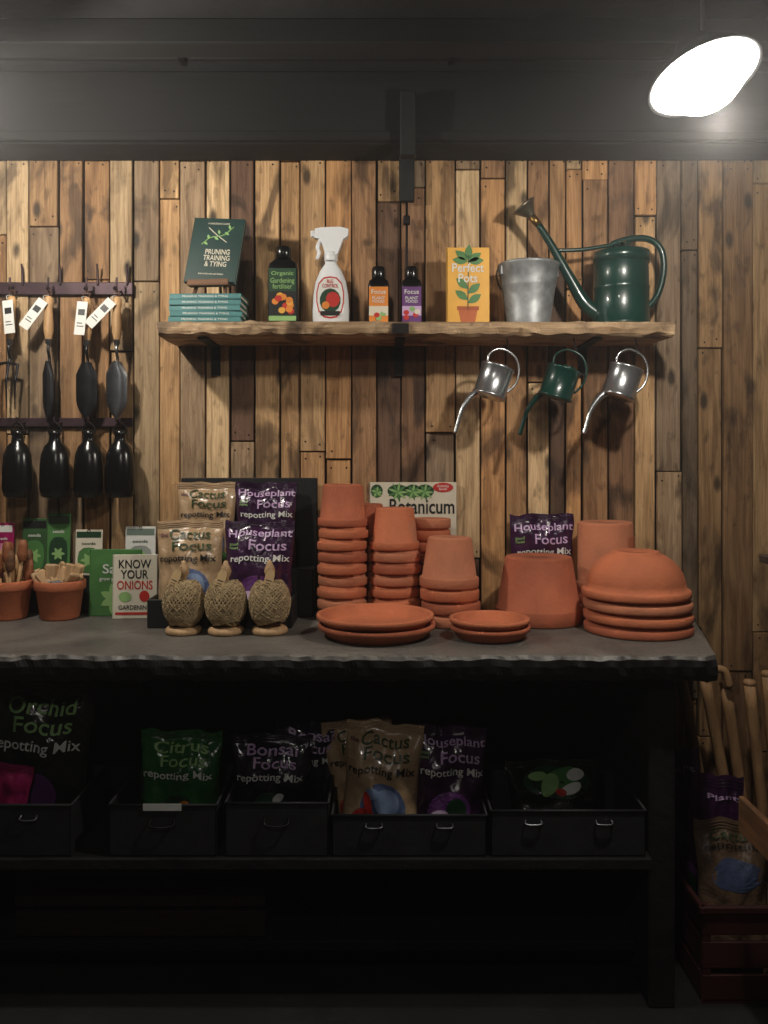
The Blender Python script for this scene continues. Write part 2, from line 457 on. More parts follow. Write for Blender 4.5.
# ------------------------------------------------------------------ terracotta
def pot_prof(Rr, Rt, h, rim, up=False):
    p = [(Rr-.009, 0), (Rr-.002, 0), (Rr, .003), (Rr, rim-.003), (Rr-.002, rim), (Rr-.007, rim+.001), (Rt+.003, h-.006), (Rt, h-.001), (Rt-.004, h), (.012, h), (.012, h-.01), (Rt-.01, h-.011), (Rr-.017, rim), (Rr-.009, 0)]
    return [(r, h-z) for r, z in p] if up else p
def pot_stack(loc, Rr, Rt, h, rim, n, pitch, up=False, name='terracotta_pot_stack'):
    m = MB()
    for i in range(n):
        jx, jy = random.uniform(-.003, .003), random.uniform(-.003, .003)
        m.lathe(pot_prof(Rr, Rt, h, rim, up), random.choice([terra, terra3, terra2]), T(jx, jy, i*pitch+.001) @ R(random.uniform(-.8, .8) if i else 0, 'X') @ R(random.uniform(-.9, .9) if i else 0, 'Y'), seg=48)
    return m.done(name if n > 1 else 'terracotta_pot', loc)
TZ = .951
pot_stack((-.130, -.16, TZ), .078, .06, .13, .024, 9, .0365)
pot_stack((.036, -.16, TZ), .078, .058, .13, .024, 7, .0365)
pot_stack((.154, -.086, TZ), .063, .042, .125, .03, 6, .037, up=True)
pot_stack((-.047, -.068, TZ), .05, .038, .1, .022, 10, .0285)
pot_stack((.201, -.24, TZ), .09, .064, .15, .03, 4, .038)
pot_stack((.48, -.19, TZ), .134, .1, .2, .045, 1, 0)
pot_stack((.715, -.1, TZ), .095, .084, .22, .03, 3, .04)

def bowl_stack(loc):
    m = MB(); Rr = .155
    for i in range(4):
        dome = [(Rr-.012, 0), (Rr-.002, 0), (Rr, .004), (Rr, .018), (Rr-.004, .022), (Rr-.014, .025)]
        for k in range(1, 9):
            a = k/8*pi/2*.72
            dome.append(((Rr-.014)*math.cos(a)**.85, .025+.1*math.sin(a)/math.sin(pi/2*.72)))
        rt = dome[-1][0]
        dome += [(rt-.002, .13), (rt-.008, .131), (rt-.014, .127), (0.01, .127), (.01, .118), (rt-.014, .118), (Rr-.03, .03), (Rr-.012, 0)]
        m.lathe(dome, [terra2, terra, terra3, terra][i], T(random.uniform(-.005, .005), 0, i*.034) @ R(random.uniform(-1.2, 1.2) if i else 0, 'Y'), seg=56)
    m.done('terracotta_bowl_stack', loc)
bowl_stack((.742, -.34, TZ+.001))

def saucers(loc, Rr, n, h, pitch):
    m = MB(); rb = Rr*.84
    for i in range(n):
        m.lathe([(0, 0), (rb-.004, 0), (rb, .003), (Rr-.006, h*.62), (Rr, h*.66), (Rr+.001, h*.95), (Rr-.002, h), (Rr-.009, h), (Rr-.012, h*.9), (rb-.004, .011), (rb-.012, .008), (0, .008)],
                [terra2, terra][i % 2], T(random.uniform(-.003, .003), random.uniform(-.003, .003), i*pitch), seg=64)
    m.done('terracotta_saucer_stack', loc)
saucers((-.023, -.41, TZ), .166, 2, .038, .026)
saucers((.299, -.43, TZ), .112, 2, .034, .022)

# ------------------------------------------------------------------ bags
def bag(loc, w, h, t, film, lines, art=(), rot=(0, 0, 0), seed=0, name='compost_bag'):
    m = MB()
    def S(u, v, front=True):
        pu = max(0, 1-abs(u)**2.6)**.55
        fb = min(1, (v/.14))**.55 if v > 0 else 0
        ft = 1 if v < .55 else max(0, 1-((v-.55)/.37)**2)
        if v > .92: ft = 0
        prof = pu*fb*ft
        wr = noise.noise(Vector((u*2.4, v*4.5, seed*3.1)))*.015+noise.noise(Vector((u*4, v*7, seed*1.7)))*.005
        env = .25+.75*min(1, (1-abs(u))*3)*min(1, v*5)
        y = -(t/2*prof+.002)+wr*env*(1 if v < .92 else .6)
        if not front: y = (t/2*prof+.002)+max(wr, -.004)*env*.5*(1 if v < .92 else 1.1)
        if not front and v >= .92: y = -(.002)+wr*env*.6+.004
        xw = w/2*u*(1-.06*math.sin(pi*min(1, v/.9))+.03*noise.noise(Vector((v*5, seed, u))))
        zz = v*h+(.012*noise.noise(Vector((u*2, seed, 2)))*v)
        return Vector((xw, y, zz))
    nu, nv = 40, 50
    for fr in (True, False):
        vs = [S(-1+2*i/nu, j/nv, fr) for i in range(nu+1) for j in range(nv+1)]
        fs = []
        for i in range(nu):
            for j in range(nv):
                a = i*(nv+1)+j; q = (a, a+nv+1, a+nv+2, a+1)
                fs.append(q if fr else q[::-1])
        m.add(vs, fs, film, None, True)
    for z in (.935, .955, .975):   # crimped seal ribs
        m.tube([S(-1+2*i/20, z)+Vector((0, -.0008, 0)) for i in range(21)], .0012, film, seg=5, sub=1)
    def mf(off):
        def g(x, z):
            u = max(-.99, min(.99, x/(w/2))); v = max(.01, min(.995, z/h))
            p = S(u, v); p.y -= off; return p
        return g
    for k, a in enumerate(art):
        kind, cx, cz, rx, rz, mt = a[:6]; ro = a[6] if len(a) > 6 else 0
        if kind == 'b': m.blob(cx*w, cz*h, rx*w, rz*h, mt, mapf=mf(.0012+.0005*k), n=20, rot=ro)
        else: m.rect((cx-rx)*w, (cx+rx)*w, (cz-rz)*h, (cz+rz)*h, mt, mapf=mf(.0012+.0005*k))
    for (tx, tw, th, cx, cz, mt) in lines:
        m.text(tx, tw*w, th*h, cx*w, cz*h, mt, mapf=mf(.0042))
    return m.done(name, loc, rot)

palelilac = M('pale_print', C(215, 190, 220), .45, var=.03)
tang = M('olive_print', C(52, 70, 34), .45, var=.1)
plum = M('plum_print', C(92, 38, 70), .45, var=.1)
def cactus_lines(): return [('Cactus', .62, .1, .02, .86, tang), ('Focus', .6, .1, .06, .745, tang), ('the', .12, .04, -.38, .86, plum), ('repotting Mix', .88, .09, .0, .61, blackp)]
def cactus_art(): return [('b', .05, .3, .3, .22, bluep, .3), ('b', -.2, .2, .16, .1, redp, .4), ('b', .1, .36, .16, .12, palebl, .8), ('b', .15, .14, .24, .07, greenp), ('b', -.1, .42, .1, .05, palebl), ('b', -.15, .34, .05, .1, redp, .3)]
def house_lines(): return [('Houseplant', .92, .1, .02, .86, lilac), ('Focus', .54, .1, .14, .745, lilac), ('good\nnews', .14, .07, -.36, .75, lgreen), ('repotting Mix', .88, .09, .03, .61, white)]
def house_art(): return [('b', .0, .28, .3, .17, purplep, .2), ('b', .1, .3, .14, .1, dgreen, .5), ('b', -.14, .22, .14, .07, palelilac, .4), ('b', .16, .18, .12, .05, greenp)]

# display stand with four bags
mb = MB()
mb.box((.45, .016, .44), (-.445, -.02, TZ+.22), black, bev=.003)
mb.box((.44, .1, .15), (-.445, -.08, TZ+.075), black, bev=.003)
for (a, b) in (((.43, .01, .085), (-.488, -.304, TZ+.0425)), ((.01, .15, .085), (-.699, -.225, TZ+.0425)), ((.01, .15, .085), (-.277, -.225, TZ+.0425)), ((.43, .15, .008), (-.488, -.225, TZ+.004))):
    mb.box(a, b, black, bev=.002)
mb.done('display_stand')
bag((-.575, -.085, TZ+.152), .19, .275, .06, tanfilm, cactus_lines(), cactus_art(), (-4, 0, 0), 1)
bag((-.383, -.085, TZ+.152), .2, .275, .06, purfilm, house_lines(), house_art(), (-4, 0, 0), 2)
bag((-.594, -.225, TZ+.009), .205, .305, .085, tanfilm, cactus_lines(), cactus_art(), (-5, -1, 0), 3)
bag((-.388, -.225, TZ+.009), .215, .305, .085, purfilm, house_lines(), house_art(), (-5, 1, 0), 4)
bag((.52, -.032, TZ+.001), .21, .32, .036, purfilm, house_lines(), house_art(), (-1, 0, 0), 5)

# ------------------------------------------------------------------ twine spools
def twine(loc, seed):
    m = MB()
    m.lathe([(0, 0), (.048, 0), (.052, .004), (.052, .012), (.047, .018), (.02, .02), (.012, .03), (.008, .03)], palewood)
    m.lathe([(.009, .02), (.009, .16), (.013, .168), (.016, .178), (.013, .19), (.008, .2), (.006, .207), (0, .21)], palewood)
    Z = .088
    m.lathe([(0, Z-.06)]+[(.056*math.cos(a), Z+.06*math.sin(a)) for a in [(-pi/2+.2)+i*(pi-.4)/18 for i in range(19)]]+[(0, Z+.06)], jutecore, seg=32)
    pts = []; turns = 66; per = 24
    for i in range(turns*per):
        a = 2*pi*i/per; tl = math.radians(46+14*math.sin(i*.006+seed))
        v = Vector((math.cos(a), math.sin(a)*math.cos(tl), math.sin(a)*math.sin(tl)))
        v = Matrix.Rotation(2*pi*i/(turns*per)*2.02+seed, 3, 'Z') @ v
        k = 1+.02*math.sin(i*.37)
        pts.append((v.x*.059*k, v.y*.059*k, Z+v.z*.076*k))
    m.tube(pts, .0019, jute, seg=6, sub=1)
    X = T(.0, -.03, .182) @ R(18, 'Y') @ R(-18, 'X')
    m.poly([(-.013, -.042), (.013, -.042), (.013, -.008), (.007, .003), (-.007, .003), (-.013, -.008)], .0012, kraft, X)
    m.rect(-.009, .009, -.03, -.027, blackp, X, y=-.0012, n=1); m.rect(-.007, .007, -.038, -.036, blackp, X, y=-.0012, n=1)
    m.tube([(0, -.008, .192), (0, -.025, .19), (0, -.031, .18)], .0012, jute)
    m.done('twine_ball', loc, (0, 0, (seed-1)*16))
twine((-.578, -.375, TZ), 0); twine((-.456, -.378, TZ), 1); twine((-.330, -.375, TZ), 2)

# ------------------------------------------------------------------ books
def book_geo(m, w, h, t, cover, X=None, pg=pages):
    m.box((w, .003, h), (0, -t/2+.0015, h/2), cover, X, bev=.0008)
    m.box((w, .003, h), (0, t/2-.0015, h/2), cover, X, bev=.0008)
    m.box((.003, t, h), (-w/2+.0015, 0, h/2), cover, X)
    m.box((w-.008, t-.006, h-.008), (.001, 0, h/2), pg, X)
def leaf(m, cx, cz, L, W, ang, mat, X=None, y=-.001):
    pts = []
    for i in range(9):
        t = i/8; pts.append((t*L, math.sin(pi*t)*W))
    for i in range(7, 0, -1):
        t = i/8; pts.append((t*L, -math.sin(pi*t)*W))
    ca, sa = math.cos(ang), math.sin(ang)
    vs = [(cx+x*ca-z*sa, y, cz+x*sa+z*ca) for x, z in pts]
    m.add(vs, [tuple(range(len(vs)))], mat, X)

m = MB(); w, h, t = .29, .425, .008
book_geo(m, w, h, t, cream); f = -t/2-.0005
m.text('Botanicum', .215, .05, .03, .345, blackp, y=f-.001)
m.blob(.1, .408, .034, .016, redp, y=f-.0011); m.text('Activity\nbook', .04, .018, .1, .408, white, y=f-.0016)
rl = random.Random(4)
for cx, r in ((-.12, .02), (-.05, .035), (.0, .028), (.04, .03)):
    m.blob(cx, .396, r, .022, dgreen, y=f-.0004)
    for i in range(9): leaf(m, cx, .392, r, .004, i*.7, [lgreen, greenp][i % 2], y=f-.0006-.00002*i)
for i in range(70):
    leaf(m, rl.uniform(-.11, .11), rl.uniform(.04, .27), rl.uniform(.03, .05), rl.uniform(.006, .012), rl.uniform(0, 6.3), rl.choice([dgreen, greenp, lgreen, orangep]), y=f-rl.random()*.0008)
m.done('botanical_book', (.096, -.006, TZ))

SZ = 1.873
m = MB()
for i in range(5):
    X = T(random.uniform(-.006, .006), random.uniform(-.004, .004), i*.0175+.0085) @ R(random.uniform(-3, 3), 'Z')
    m.box((.22, .16, .003), (0, 0, .0068), teal, X, bev=.001); m.box((.22, .16, .003), (0, 0, -.0068), teal, X, bev=.001)
    m.box((.22, .003, .0166), (0, -.0785, 0), teal, X); m.box((.212, .15, .011), (0, .001, 0), pages, X)
    m.text('PRUNING TRAINING & TYING', .14, .006, 0, 0, white, X, y=-.0806)
m.done('book_stack', (-.549, -.15, SZ))
m = MB(); EZ = .0895
for s in (-1, 1): m.tube([(s*.05, -.05, 0), (s*.022, .03, .17)], .006, brownwood, sub=1, seg=6)
m.tube([(0, .075, 0), (0, .03, .17)], .005, brownwood, sub=1, seg=6)
m.box((.13, .03, .008), (0, -.055, .028), brownwood, bev=.002)
m.box((.13, .005, .016), (0, -.068, .036), brownwood, bev=.001)
m.box((.06, .012, .02), (0, .03, .168), brownwood, bev=.002)
X = T(0, -.045, .034) @ R(-16, 'X') @ R(4, 'Y') 
book_geo(m, .165, .225, .016, dteal, X)
m.text('PRUNING\nTRAINING\n& TYING', .085, .06, .01, .085, cream, X, y=-.0095)
m.text('A GARDENING GUIDE', .07, .006, 0, .205, cream, X, y=-.0095)
m.text('how to train trees and climbers', .08, .006, 0, .03, cream, X, y=-.0095)
m.tube([(-.045, -.0092, .13), (-.02, -.0092, .155), (.02, -.0092, .165), (.05, -.0092, .195)], .0018, lgreen, X, seg=5)
m.tube([(-.03, -.0092, .19), (0, -.0092, .165), (.035, -.0092, .14)], .0015, cream, X, seg=5)
for q in range(6): leaf(m, -.04+q*.016, .14+q*.009, .018, .004, 1.9 if q % 2 else -.6, lgreen, X, y=-.0096)
m.done('book_on_easel', (-.535, -.15, SZ+EZ), (0, 0, -6))

m = MB(); book_geo(m, .135, .245, .02, yellowp); f = -.0105
m.text('Perfect\nPots', .1, .06, .0, .165, white, y=f-.0014)
m.poly([(-.03, .045), (.03, .045), (.022, .005), (-.022, .005)], .001, terra, T(0, f, .005)); m.box((.068, .001, .012), (0, f-.0006, .054), terra2)
m.tube([(0, f, .05), (0, f, .11), (.002, f, .22)], .0015, dgreen, seg=5)
for a, z in ((.6, .07), (2.5, .08), (.7, .1), (2.4, .115), (.6, .2), (2.5, .205), (1.5, .205), (.1, .2), (3.0, .2)): leaf(m, 0, z, .05, .012, a, greenp, y=f-.0005)
m.done('gardening_book', (.264, -.15, SZ), (0, 0, 0))

# ------------------------------------------------------------------ bottles on shelf
def label(m, w, h, cz, y, base, items=()):
    m.rect(-w/2, w/2, cz-h/2, cz+h/2, base, y=y, n=1)
m = MB()
m.lathe([(0, 0), (.043, 0), (.048, .006), (.048, .175), (.044, .195), (.024, .212), (.022, .217)], bplast, sq=5, sx=1.0, sy=.62, seg=48)
m.lathe([(.024, .212), (.026, .214), (.026, .245), (.023, .25), (0, .25)], bplast, seg=24)
y = -.0312
label(m, .086, .165, .095, y, dgreen)
m.text('Organic', .07, .016, 0, .16, lgreen, y=y-.001); m.text('Gardening\nfertiliser', .075, .034, 0, .13, lgreen, y=y-.001)
m.rect(-.043, .043, .03, .105, blackp, y=y-.0006, n=1)
for q in range(12): m.blob(random.uniform(-.03, .03), random.uniform(.04, .095), .011, .01, random.choice([redp, yellowp, orangep, redp]), y=y-.0012-.0001*q)
m.rect(-.043, .043, .013, .028, lgreen, y=y-.0008, n=1)
m.done('fertiliser_bottle', (-.318, -.14, SZ))

def small_bottle(loc, lab, acc, cap, c2):
    m = MB()
    m.lathe([(0, 0), (.031, 0), (.034, .005), (.034, .125), (.03, .142), (.02, .15), (.019, .152)], bplast, sq=5, sy=.7, seg=40)
    m.lathe([(.021, .15), (.022, .152), (.022, .182), (.019, .187), (0, .187)], cap, seg=24)
    y = -.0252
    label(m, .06, .112, .065, y, lab)
    m.rect(-.03, .03, .03, .06, c2, y=y-.0006, n=1)
    m.text('Focus', .045, .014, 0, .105, white, y=y-.001); m.text('PLANT\nFOOD', .04, .02, 0, .08, white, y=y-.0012)
    for q in range(5): m.blob(random.uniform(-.02, .02), random.uniform(.02, .052), .009, .008, random.choice([acc, lgreen, cream, redp]), y=y-.001-.0001*q)
    m.done('plant_food_bottle', loc)
small_bottle((-.017, -.14, SZ), orangep, redp, bplast, cream)
small_bottle((.087, -.14, SZ), purplep, greenp, bplast, lilac)

m = MB()   # spray bottle
m.lathe([(0, 0), (.052, 0), (.057, .006), (.058, .05), (.055, .1), (.048, .14), (.034, .175), (.019, .197), (.017, .215)], wplast, sq=2.6, sy=.62, seg=48)
m.lathe([(.02, .205), (.021, .207), (.021, .232), (.018, .236), (0, .236)], wplast, seg=24)
m.poly([(-.018, .225), (.02, .225), (.03, .25), (.038, .272), (.054, .284), (.056, .305), (.03, .312), (-.03, .31), (-.05, .306), (-.052, .278), (-.034, .274), (-.026, .255)], .03, wplast)
m.box((.014, .016, .022), (-.057, 0, .292), wplast, bev=.003)
m.tube([(-.03, 0, .275), (-.042, 0, .252), (-.038, 0, .232), (-.045, 0, .212)], [.008, .007, .006, .005], wplast)
y = -.037
m.blob(0, .085, .044, .066, redp, y=y, sq=2.6); m.blob(0, .085, .04, .061, white, y=y-.0006, sq=2.6)
m.blob(0, .075, .033, .038, dgreen, y=y-.0012); m.blob(.008, .078, .022, .024, redp, y=y-.0018); m.blob(-.014, .06, .012, .012, orangep, y=y-.0024)
m.text('BUG\nCONTROL', .05, .026, 0, .128, redp, y=y-.0018)
m.rect(-.03, .03, .028, .042, blackp, y=y-.0018, n=1)
m.done('spray_bottle', (-.168, -.14, SZ))

# ------------------------------------------------------------------ bucket
m = MB()
m.lathe([(0, 0), (.068, 0), (.071, .002), (.071, .008), (.069, .012), (.084, .12), (.0855, .124), (.0865, .13), (.095, .188), (.098, .192), (.098, .198), (.094, .2), (.09, .195), (.066, .008), (0, .008)], galv, seg=56)
for s in (-1, 1):
    m.box((.006, .03, .03), (s*.094, 0, .176), galv, bev=.002); m.tube([(s*.09, 0, .18), (s*.104, 0, .18)], .004, steel, sub=1)
m.tube([(.102, 0, .18), (.1, .02, .16), (.06, .085, .135), (0, .112, .12), (-.06, .085, .135), (-.1, .02, .16), (-.102, 0, .18)], .003, steel)
m.done('galvanised_bucket', (.46, -.125, SZ), (0, 0, 12))

# ------------------------------------------------------------------ large watering can
m = MB()
m.lathe([(0, 0), (.088, 0), (.092, .003), (.092, .008), (.088, .012), (.086, .115), (.0885, .12), (.086, .125), (.084, .2), (.088, .205), (.084, .21), (.082, .2), (.08, .02), (0, .015)], green_en, seg=56)
vs = []; fs = []
for i in range(13):
    a = -pi/2+pi*i/12
    for k in range(5):
        t = k/4; r = .085
        vs.append((r*math.cos(a)*(1-t), r*math.sin(a)*(1-t*.75), .206+.055*math.sin(t*pi/2)*max(.2, math.cos(a*.7))))
for i in range(12):
    for k in range(4): fs.append((i*5+k, (i+1)*5+k, (i+1)*5+k+1, i*5+k+1))
m.add(vs, fs, green_en, None, True)
m.lathe([(.086, 0.2), (.088, .2), (.088, .235), (.086, .235)], green_en, seg=40)
m.tube([(-.065, 0, .035), (-.115, 0, .075), (-.165, 0, .16), (-.215, 0, .25), (-.262, 0, .325)], [.026, .022, .017, .013, .0105], green_en, seg=14)
m.tube([(-.262, 0, .325), (-.285, 0, .352)], [.012, .013], M('brass', C(150, 120, 70), .35, .9), sub=1)
X = T(-.278, 0, .345) @ R(-38, 'Y')
m.lathe([(.01, 0), (.013, .012), (.036, .045), (.042, .05), (.038, .053), (0, .056)], M('dark_rose', C(110, 102, 88), .4, .7), X, seg=28)
m.tube([(-.205, 0, .243), (-.12, 0, .246), (-.02, 0, .262), (.03, 0, .268)], .0065, green_en)
m.tube([(-.03, 0, .262), (.03, 0, .28), (.09, 0, .278), (.128, 0, .245), (.136, 0, .18), (.118, 0, .105), (.084, 0, .06)], .0115, green_en, flat=.9)
m.tube([(.0, -.084, .215), (.0, -.06, .25), (.0, 0, .268), (.0, .06, .25), (.0, .084, .215)], .005, green_en)
m.done('watering_can', (.753, -.13, SZ))

# ------------------------------------------------------------------ hanging small cans
def small_can(loc, mt, yaw=0, name='small_watering_can'):
    m = MB()
    X = T(0, 0, -.005) @ R(18, 'Y')
    m.lathe([(0, -.05), (.05, -.05), (.054, -.047), (.054, -.042), (.051, -.04), (.051, .042), (.054, .046), (.052, .05), (.046, .05), (.02, .051), (.0, .051)], mt, X, seg=40)
    m.lathe([(.02, .05), (.02, .057), (.016, .059), (0, .059)], mt, X @ T(.012, 0, 0), seg=20)
    m.tube([tuple(X @ Vector(p)) for p in [(-.035, 0, .05), (-.038, 0, .08), (-.01, 0, .105), (.035, 0, .1), (.064, 0, .068), (.07, 0, .02), (.051, 0, -.018)]], .0038, mt, seg=8)
    m.tube([(-.05, 0, -.035), (-.075, 0, -.055), (-.098, 0, -.088), (-.11, 0, -.122), (-.122, 0, -.165)], [.013, .0095, .0075, .0065, .0075], mt, seg=12)
    top = X @ Vector((.01, 0, .106))
    m.tube([(top.x, -.0, top.z-.012), (top.x+.01, 0, top.z-.004), (top.x+.008, 0, top.z+.006), (top.x, 0, 1.8285-loc[2])], .0022, iron, seg=6)
    m.done(name, loc, (0, 0, yaw))
small_can((.34, -.19, 1.698), silver, 8); small_can((.545, -.19, 1.694), green_en, -12); small_can((.74, -.19, 1.696), silver, 5)

# ------------------------------------------------------------------ tool rack and tools (left)
rackm = M('rack_rust', C(62, 44, 50), .5, .5, var=.3, scale=20)
m = MB()
m.box((.66, .008, .042), (-1.165, -.006, 2.02), rackm, bev=.002)
for hx in (-1.44, -1.33, -1.22, -1.095, -.97, -.872):
    m.tube([(hx, -.01, 2.01), (hx, -.05, 2.0), (hx, -.062, 2.02), (hx, -.06, 2.045)], .0035, rackm, seg=8)
    m.tube([(hx+.02, -.011, 2.03), (hx+.02, -.014, 2.075), (hx+.02, -.02, 2.1)], [.004, .004, .003], rackm, seg=8)
    m.lathe([(0, 0), (.007, .001), (.007, .004), (0, .006)], iron, T(hx-.02, -.01, 2.02) @ R(90, 'X'), seg=10)
m.done('tool_rail')
m = MB()
m.box((.66, .008, .03), (-1.165, -.006, 1.575), rackm, bev=.002)
for hx in (-1.31, -1.193, -1.072, -.961, -.859):
    m.tube([(hx, -.01, 1.575), (hx, -.055, 1.567), (hx, -.07, 1.575), (hx, -.072, 1.59)], .0035, rackm, seg=8)
m.done('tool_rail')

def scoop(m, L, W, mat, z0, curve=.35, pointed=True):
    vs = []; fs = []; nv, nu = 14, 8
    for j in range(nv+1):
        t = j/nv
        wd = W/2*(min(1, .45+t*2.6) if t < .6 else (max(0.02, 1-((t-.6)/.4)**2.2) if pointed else max(.3, 1-((t-.6)/.4)**4*.6)))
        for i in range(nu+1):
            u = -1+2*i/nu
            vs.append((wd*u, -.006-.012*(1-u*u)*1.0+.004*t, z0-t*L))
    for j in range(nv):
        for i in range(nu):
            a = j*(nu+1)+i; fs.append((a, a+1, a+nu+2, a+nu+1))
    m.add(vs, fs, mat, None, True)
    m.add([(x, y+.0025, z) for x, y, z in vs], [f[::-1] for f in fs], mat, None, True)
def tool(x, kind, mat, ztop, L, lean=0, tag=26, hw=handlewood):
    m = MB()
    m.tube([(0, 0, .012), (.01, 0, .02), (0, .0, .034), (-.01, 0, .02), (0, 0, .012)], .0015, M('leather', C(90, 60, 40), .7), seg=5)
    m.lathe([(0, .012), (.009, .012), (.014, .004), (.016, -.01), (.0125, -.03), (.015, -.07), (.0155, -.1), (.011, -.125), (.01, -.13)], hw, seg=20)
    m.lathe([(.0105, -.118), (.0105, -.14), (.007, -.145), (.0055, -.15)], steel, seg=16)
    b = -.145
    m.tube([(0, 0, b), (0, -.004, b-.02), (0, .008, b-.045), (0, .002, b-.07)], .005, mat, seg=8)
    if kind == 'fork':
        m.tube([(-.03, 0, b-.065), (0, 0, b-.06), (.03, 0, b-.065)], .005, mat, seg=8)
        for q in (-.03, 0, .03): m.tube([(q, 0, b-.063), (q, -.006, b-.1), (q*.95, -.01, b-L*.6), (q*.9, .004, b-L)], [.005, .0045, .004, .0015], mat, seg=8)
    elif kind == 'trowel': scoop(m, L, .068, mat, b-.055)
    elif kind == 'narrow': scoop(m, L, .036, mat, b-.055)
    X = T(-.006, -.02, .0) @ R(tag, 'Y') @ R(-6, 'X')
    m.box((.034, .001, .11), (0, 0, -.06), white, X)
    m.rect(-.011, .011, -.05, -.03, blackp, X, y=-.001, n=1); m.rect(-.011, .011, -.088, -.085, blackp, X, y=-.001, n=1); m.rect(-.011, .006, -.078, -.075, blackp, X, y=-.001, n=1)
    m.tube([(0, -.0, .016), (-.008, -.02, .01), (-.006, -.02, -.002)], .001, white, seg=4)
    m.done({'fork': 'hand_fork', 'trowel': 'hand_trowel', 'narrow': 'hand_weeder'}[kind], (x, -.058, ztop), (0, lean, 0))
darksteel = M('dark_steel', C(46, 46, 50), .35, .8, var=.3, scale=15)
tool(-1.33, 'trowel', darksteel, 1.975, .16)
tool(-1.215, 'fork', darksteel, 1.972, .21, 3, -10)
tool(-1.095, 'narrow', darksteel, 1.972, .2, 0, 34)
tool(-.97, 'trowel', darksteel, 1.968, .19, 0, 4)
tool(-.872, 'trowel', steel, 1.97, .19, 0, 42)

def hbottle(x):
    m = MB()
    m.lathe([(0, 0), (.035, 0), (.043, .006), (.048, .03), (.047, .1), (.043, .14), (.034, .165), (.02, .18), (.017, .2), (.019, .203), (.019, .218), (.0, .221)], bplast, sy=.85, seg=36)
    m.tube([(-.017, 0, .205), (-.02, -.0, .225), (0, -.001, .245), (.02, 0, .225), (.017, 0, .205)], .0028, iron, seg=6)
    m.done('black_bottle', (x, -.066, 1.328))
for q in (-1.31, -1.193, -1.072, -.961, -.859): hbottle(q)

# ------------------------------------------------------------------ left counter items
def up_pot(m, Rr, h): m.lathe(pot_prof(Rr, Rr*.72, h, .028, True), terra, seg=40)
m = MB(); up_pot(m, .075, .12)
rp = random.Random(3)
redw = M('reddish_wood', C(150, 92, 60), .5, var=.2)
for i in range(18):
    a = rp.uniform(0, 6.28); r = rp.uniform(.01, .05)
    bx, by = r*math.cos(a), r*math.sin(a); lx, ly = bx*1.35, by*1.35; zt = rp.uniform(.16, .25)
    m.tube([(bx*.5, by*.5, .02), (lx, ly, zt-.06)], .005, handlewood, sub=1, seg=7)
    m.tube([(lx, ly, zt-.065), (lx*1.03, ly*1.03, zt-.045), (lx*1.08, ly*1.08, zt-.015), (lx*1.1, ly*1.1, zt)], [.01, .0155, .014, .008], [handlewood, brownwood, redw][i % 3], seg=10)
m.done('pot_of_dibbers', (-1.187, -.145, TZ))
m = MB(); up_pot(m, .078, .12)
for i in range(16):
    a = rp.uniform(0, 6.28); r = rp.uniform(.01, .045)
    X = T(r*math.cos(a), r*math.sin(a), .06) @ R(rp.uniform(-22, 22), 'X') @ R(rp.uniform(-42, 42), 'Y') @ R(rp.uniform(-60, 60), 'Z')
    m.box((.034, .014, .055), (0, 0, .085), palewood, X, bev=.004); m.box((.036, .018, .014), (0, 0, .055), steel, X, bev=.002)
    m.box((.034, .016, .03), (0, 0, .035), cream, X, bev=.004)
m.done('pot_of_wooden_brushes', (-1.024, -.145, TZ))

m = MB(); m.box((.58, .055, .1), (0, 0, .05), black, bev=.003)
m.box((.58, .004, .03), (0, -.0265, .108), black)
m.done('packet_display_block', (-1.02, -.032, TZ))
darkgr = M('dark_green_pack', C(50, 84, 48), .5, var=.2)
def packet(x, w, h, base, band, tcol, yaw=0, y=-.03, pic=greenp, pleaf=lgreen, txt='seeds'):
    m = MB(); m.box((w, .008, h), (0, 0, h/2), base, bev=.002)
    m.rect(-w/2+.004, w/2-.004, h*.84, h*.96, band, y=-.0048, n=1)
    m.text(txt, w*.5, h*.05, 0, h*.73, tcol, y=-.0056)
    m.blob(0, h*.4, w*.4, h*.25, pic, y=-.0048, sq=3)
    for i in range(6): leaf(m, 0, h*.4, w*.3, w*.07, i*1.05, pleaf, y=-.0055-.0001*i)
    m.lathe([(.006, 0), (.004, 0), (.004, .001), (.006, .001)], iron, T(0, -.0045, h*.97) @ R(90, 'X'), seg=10)
    m.done('seed_packet', (x, y, TZ+.101), (-4, 0, yaw))
packet(-1.262, .075, .19, magenta, white, white, pic=M('pink_print', C(205, 130, 160)))
packet(-1.155, .085, .205, darkgr, blackp, white, -3)
packet(-1.075, .075, .222, greenp, M('dark_band', C(52, 60, 50), .5), white, 3, pic=dgreen)
packet(-.975, .088, .168, cream, dgreen, dgreen, 2)
packet(-.805, .1, .178, white, M('grey_band', C(110, 125, 115), .5), dgreen, pic=M('grey_print', C(150, 155, 150)))
m = MB(); book_geo(m, .165, .212, .014, greenp); f = -.0082
m.text('Salad', .1, .03, .01, .15, white, y=f); m.text('grow your own', .1, .012, 0, .115, white, y=f)
for i in range(7): leaf(m, 0, .055, .05, .012, i*.9, lgreen, y=f+.0004-.0001*i)
m.done('green_garden_book', (-.862, -.105, TZ), (-2, 0, 0))
m = MB(); book_geo(m, .138, .2, .016, cream); f = -.0092
m.text('KNOW\nYOUR', .1, .06, 0, .155, blackp, y=f); m.text('ONIONS', .11, .028, 0, .105, redp, y=f)
m.text('GARDENING', .1, .014, 0, .035, blackp, y=f); m.blob(.03, .07, .016, .018, redp, y=f); m.blob(-.03, .068, .02, .016, lgreen, y=f); m.rect(-.06, .06, .012, .02, redp, y=f, n=1)
m.done('onion_growing_book', (-.785, -.15, TZ), (-2, 0, 3))

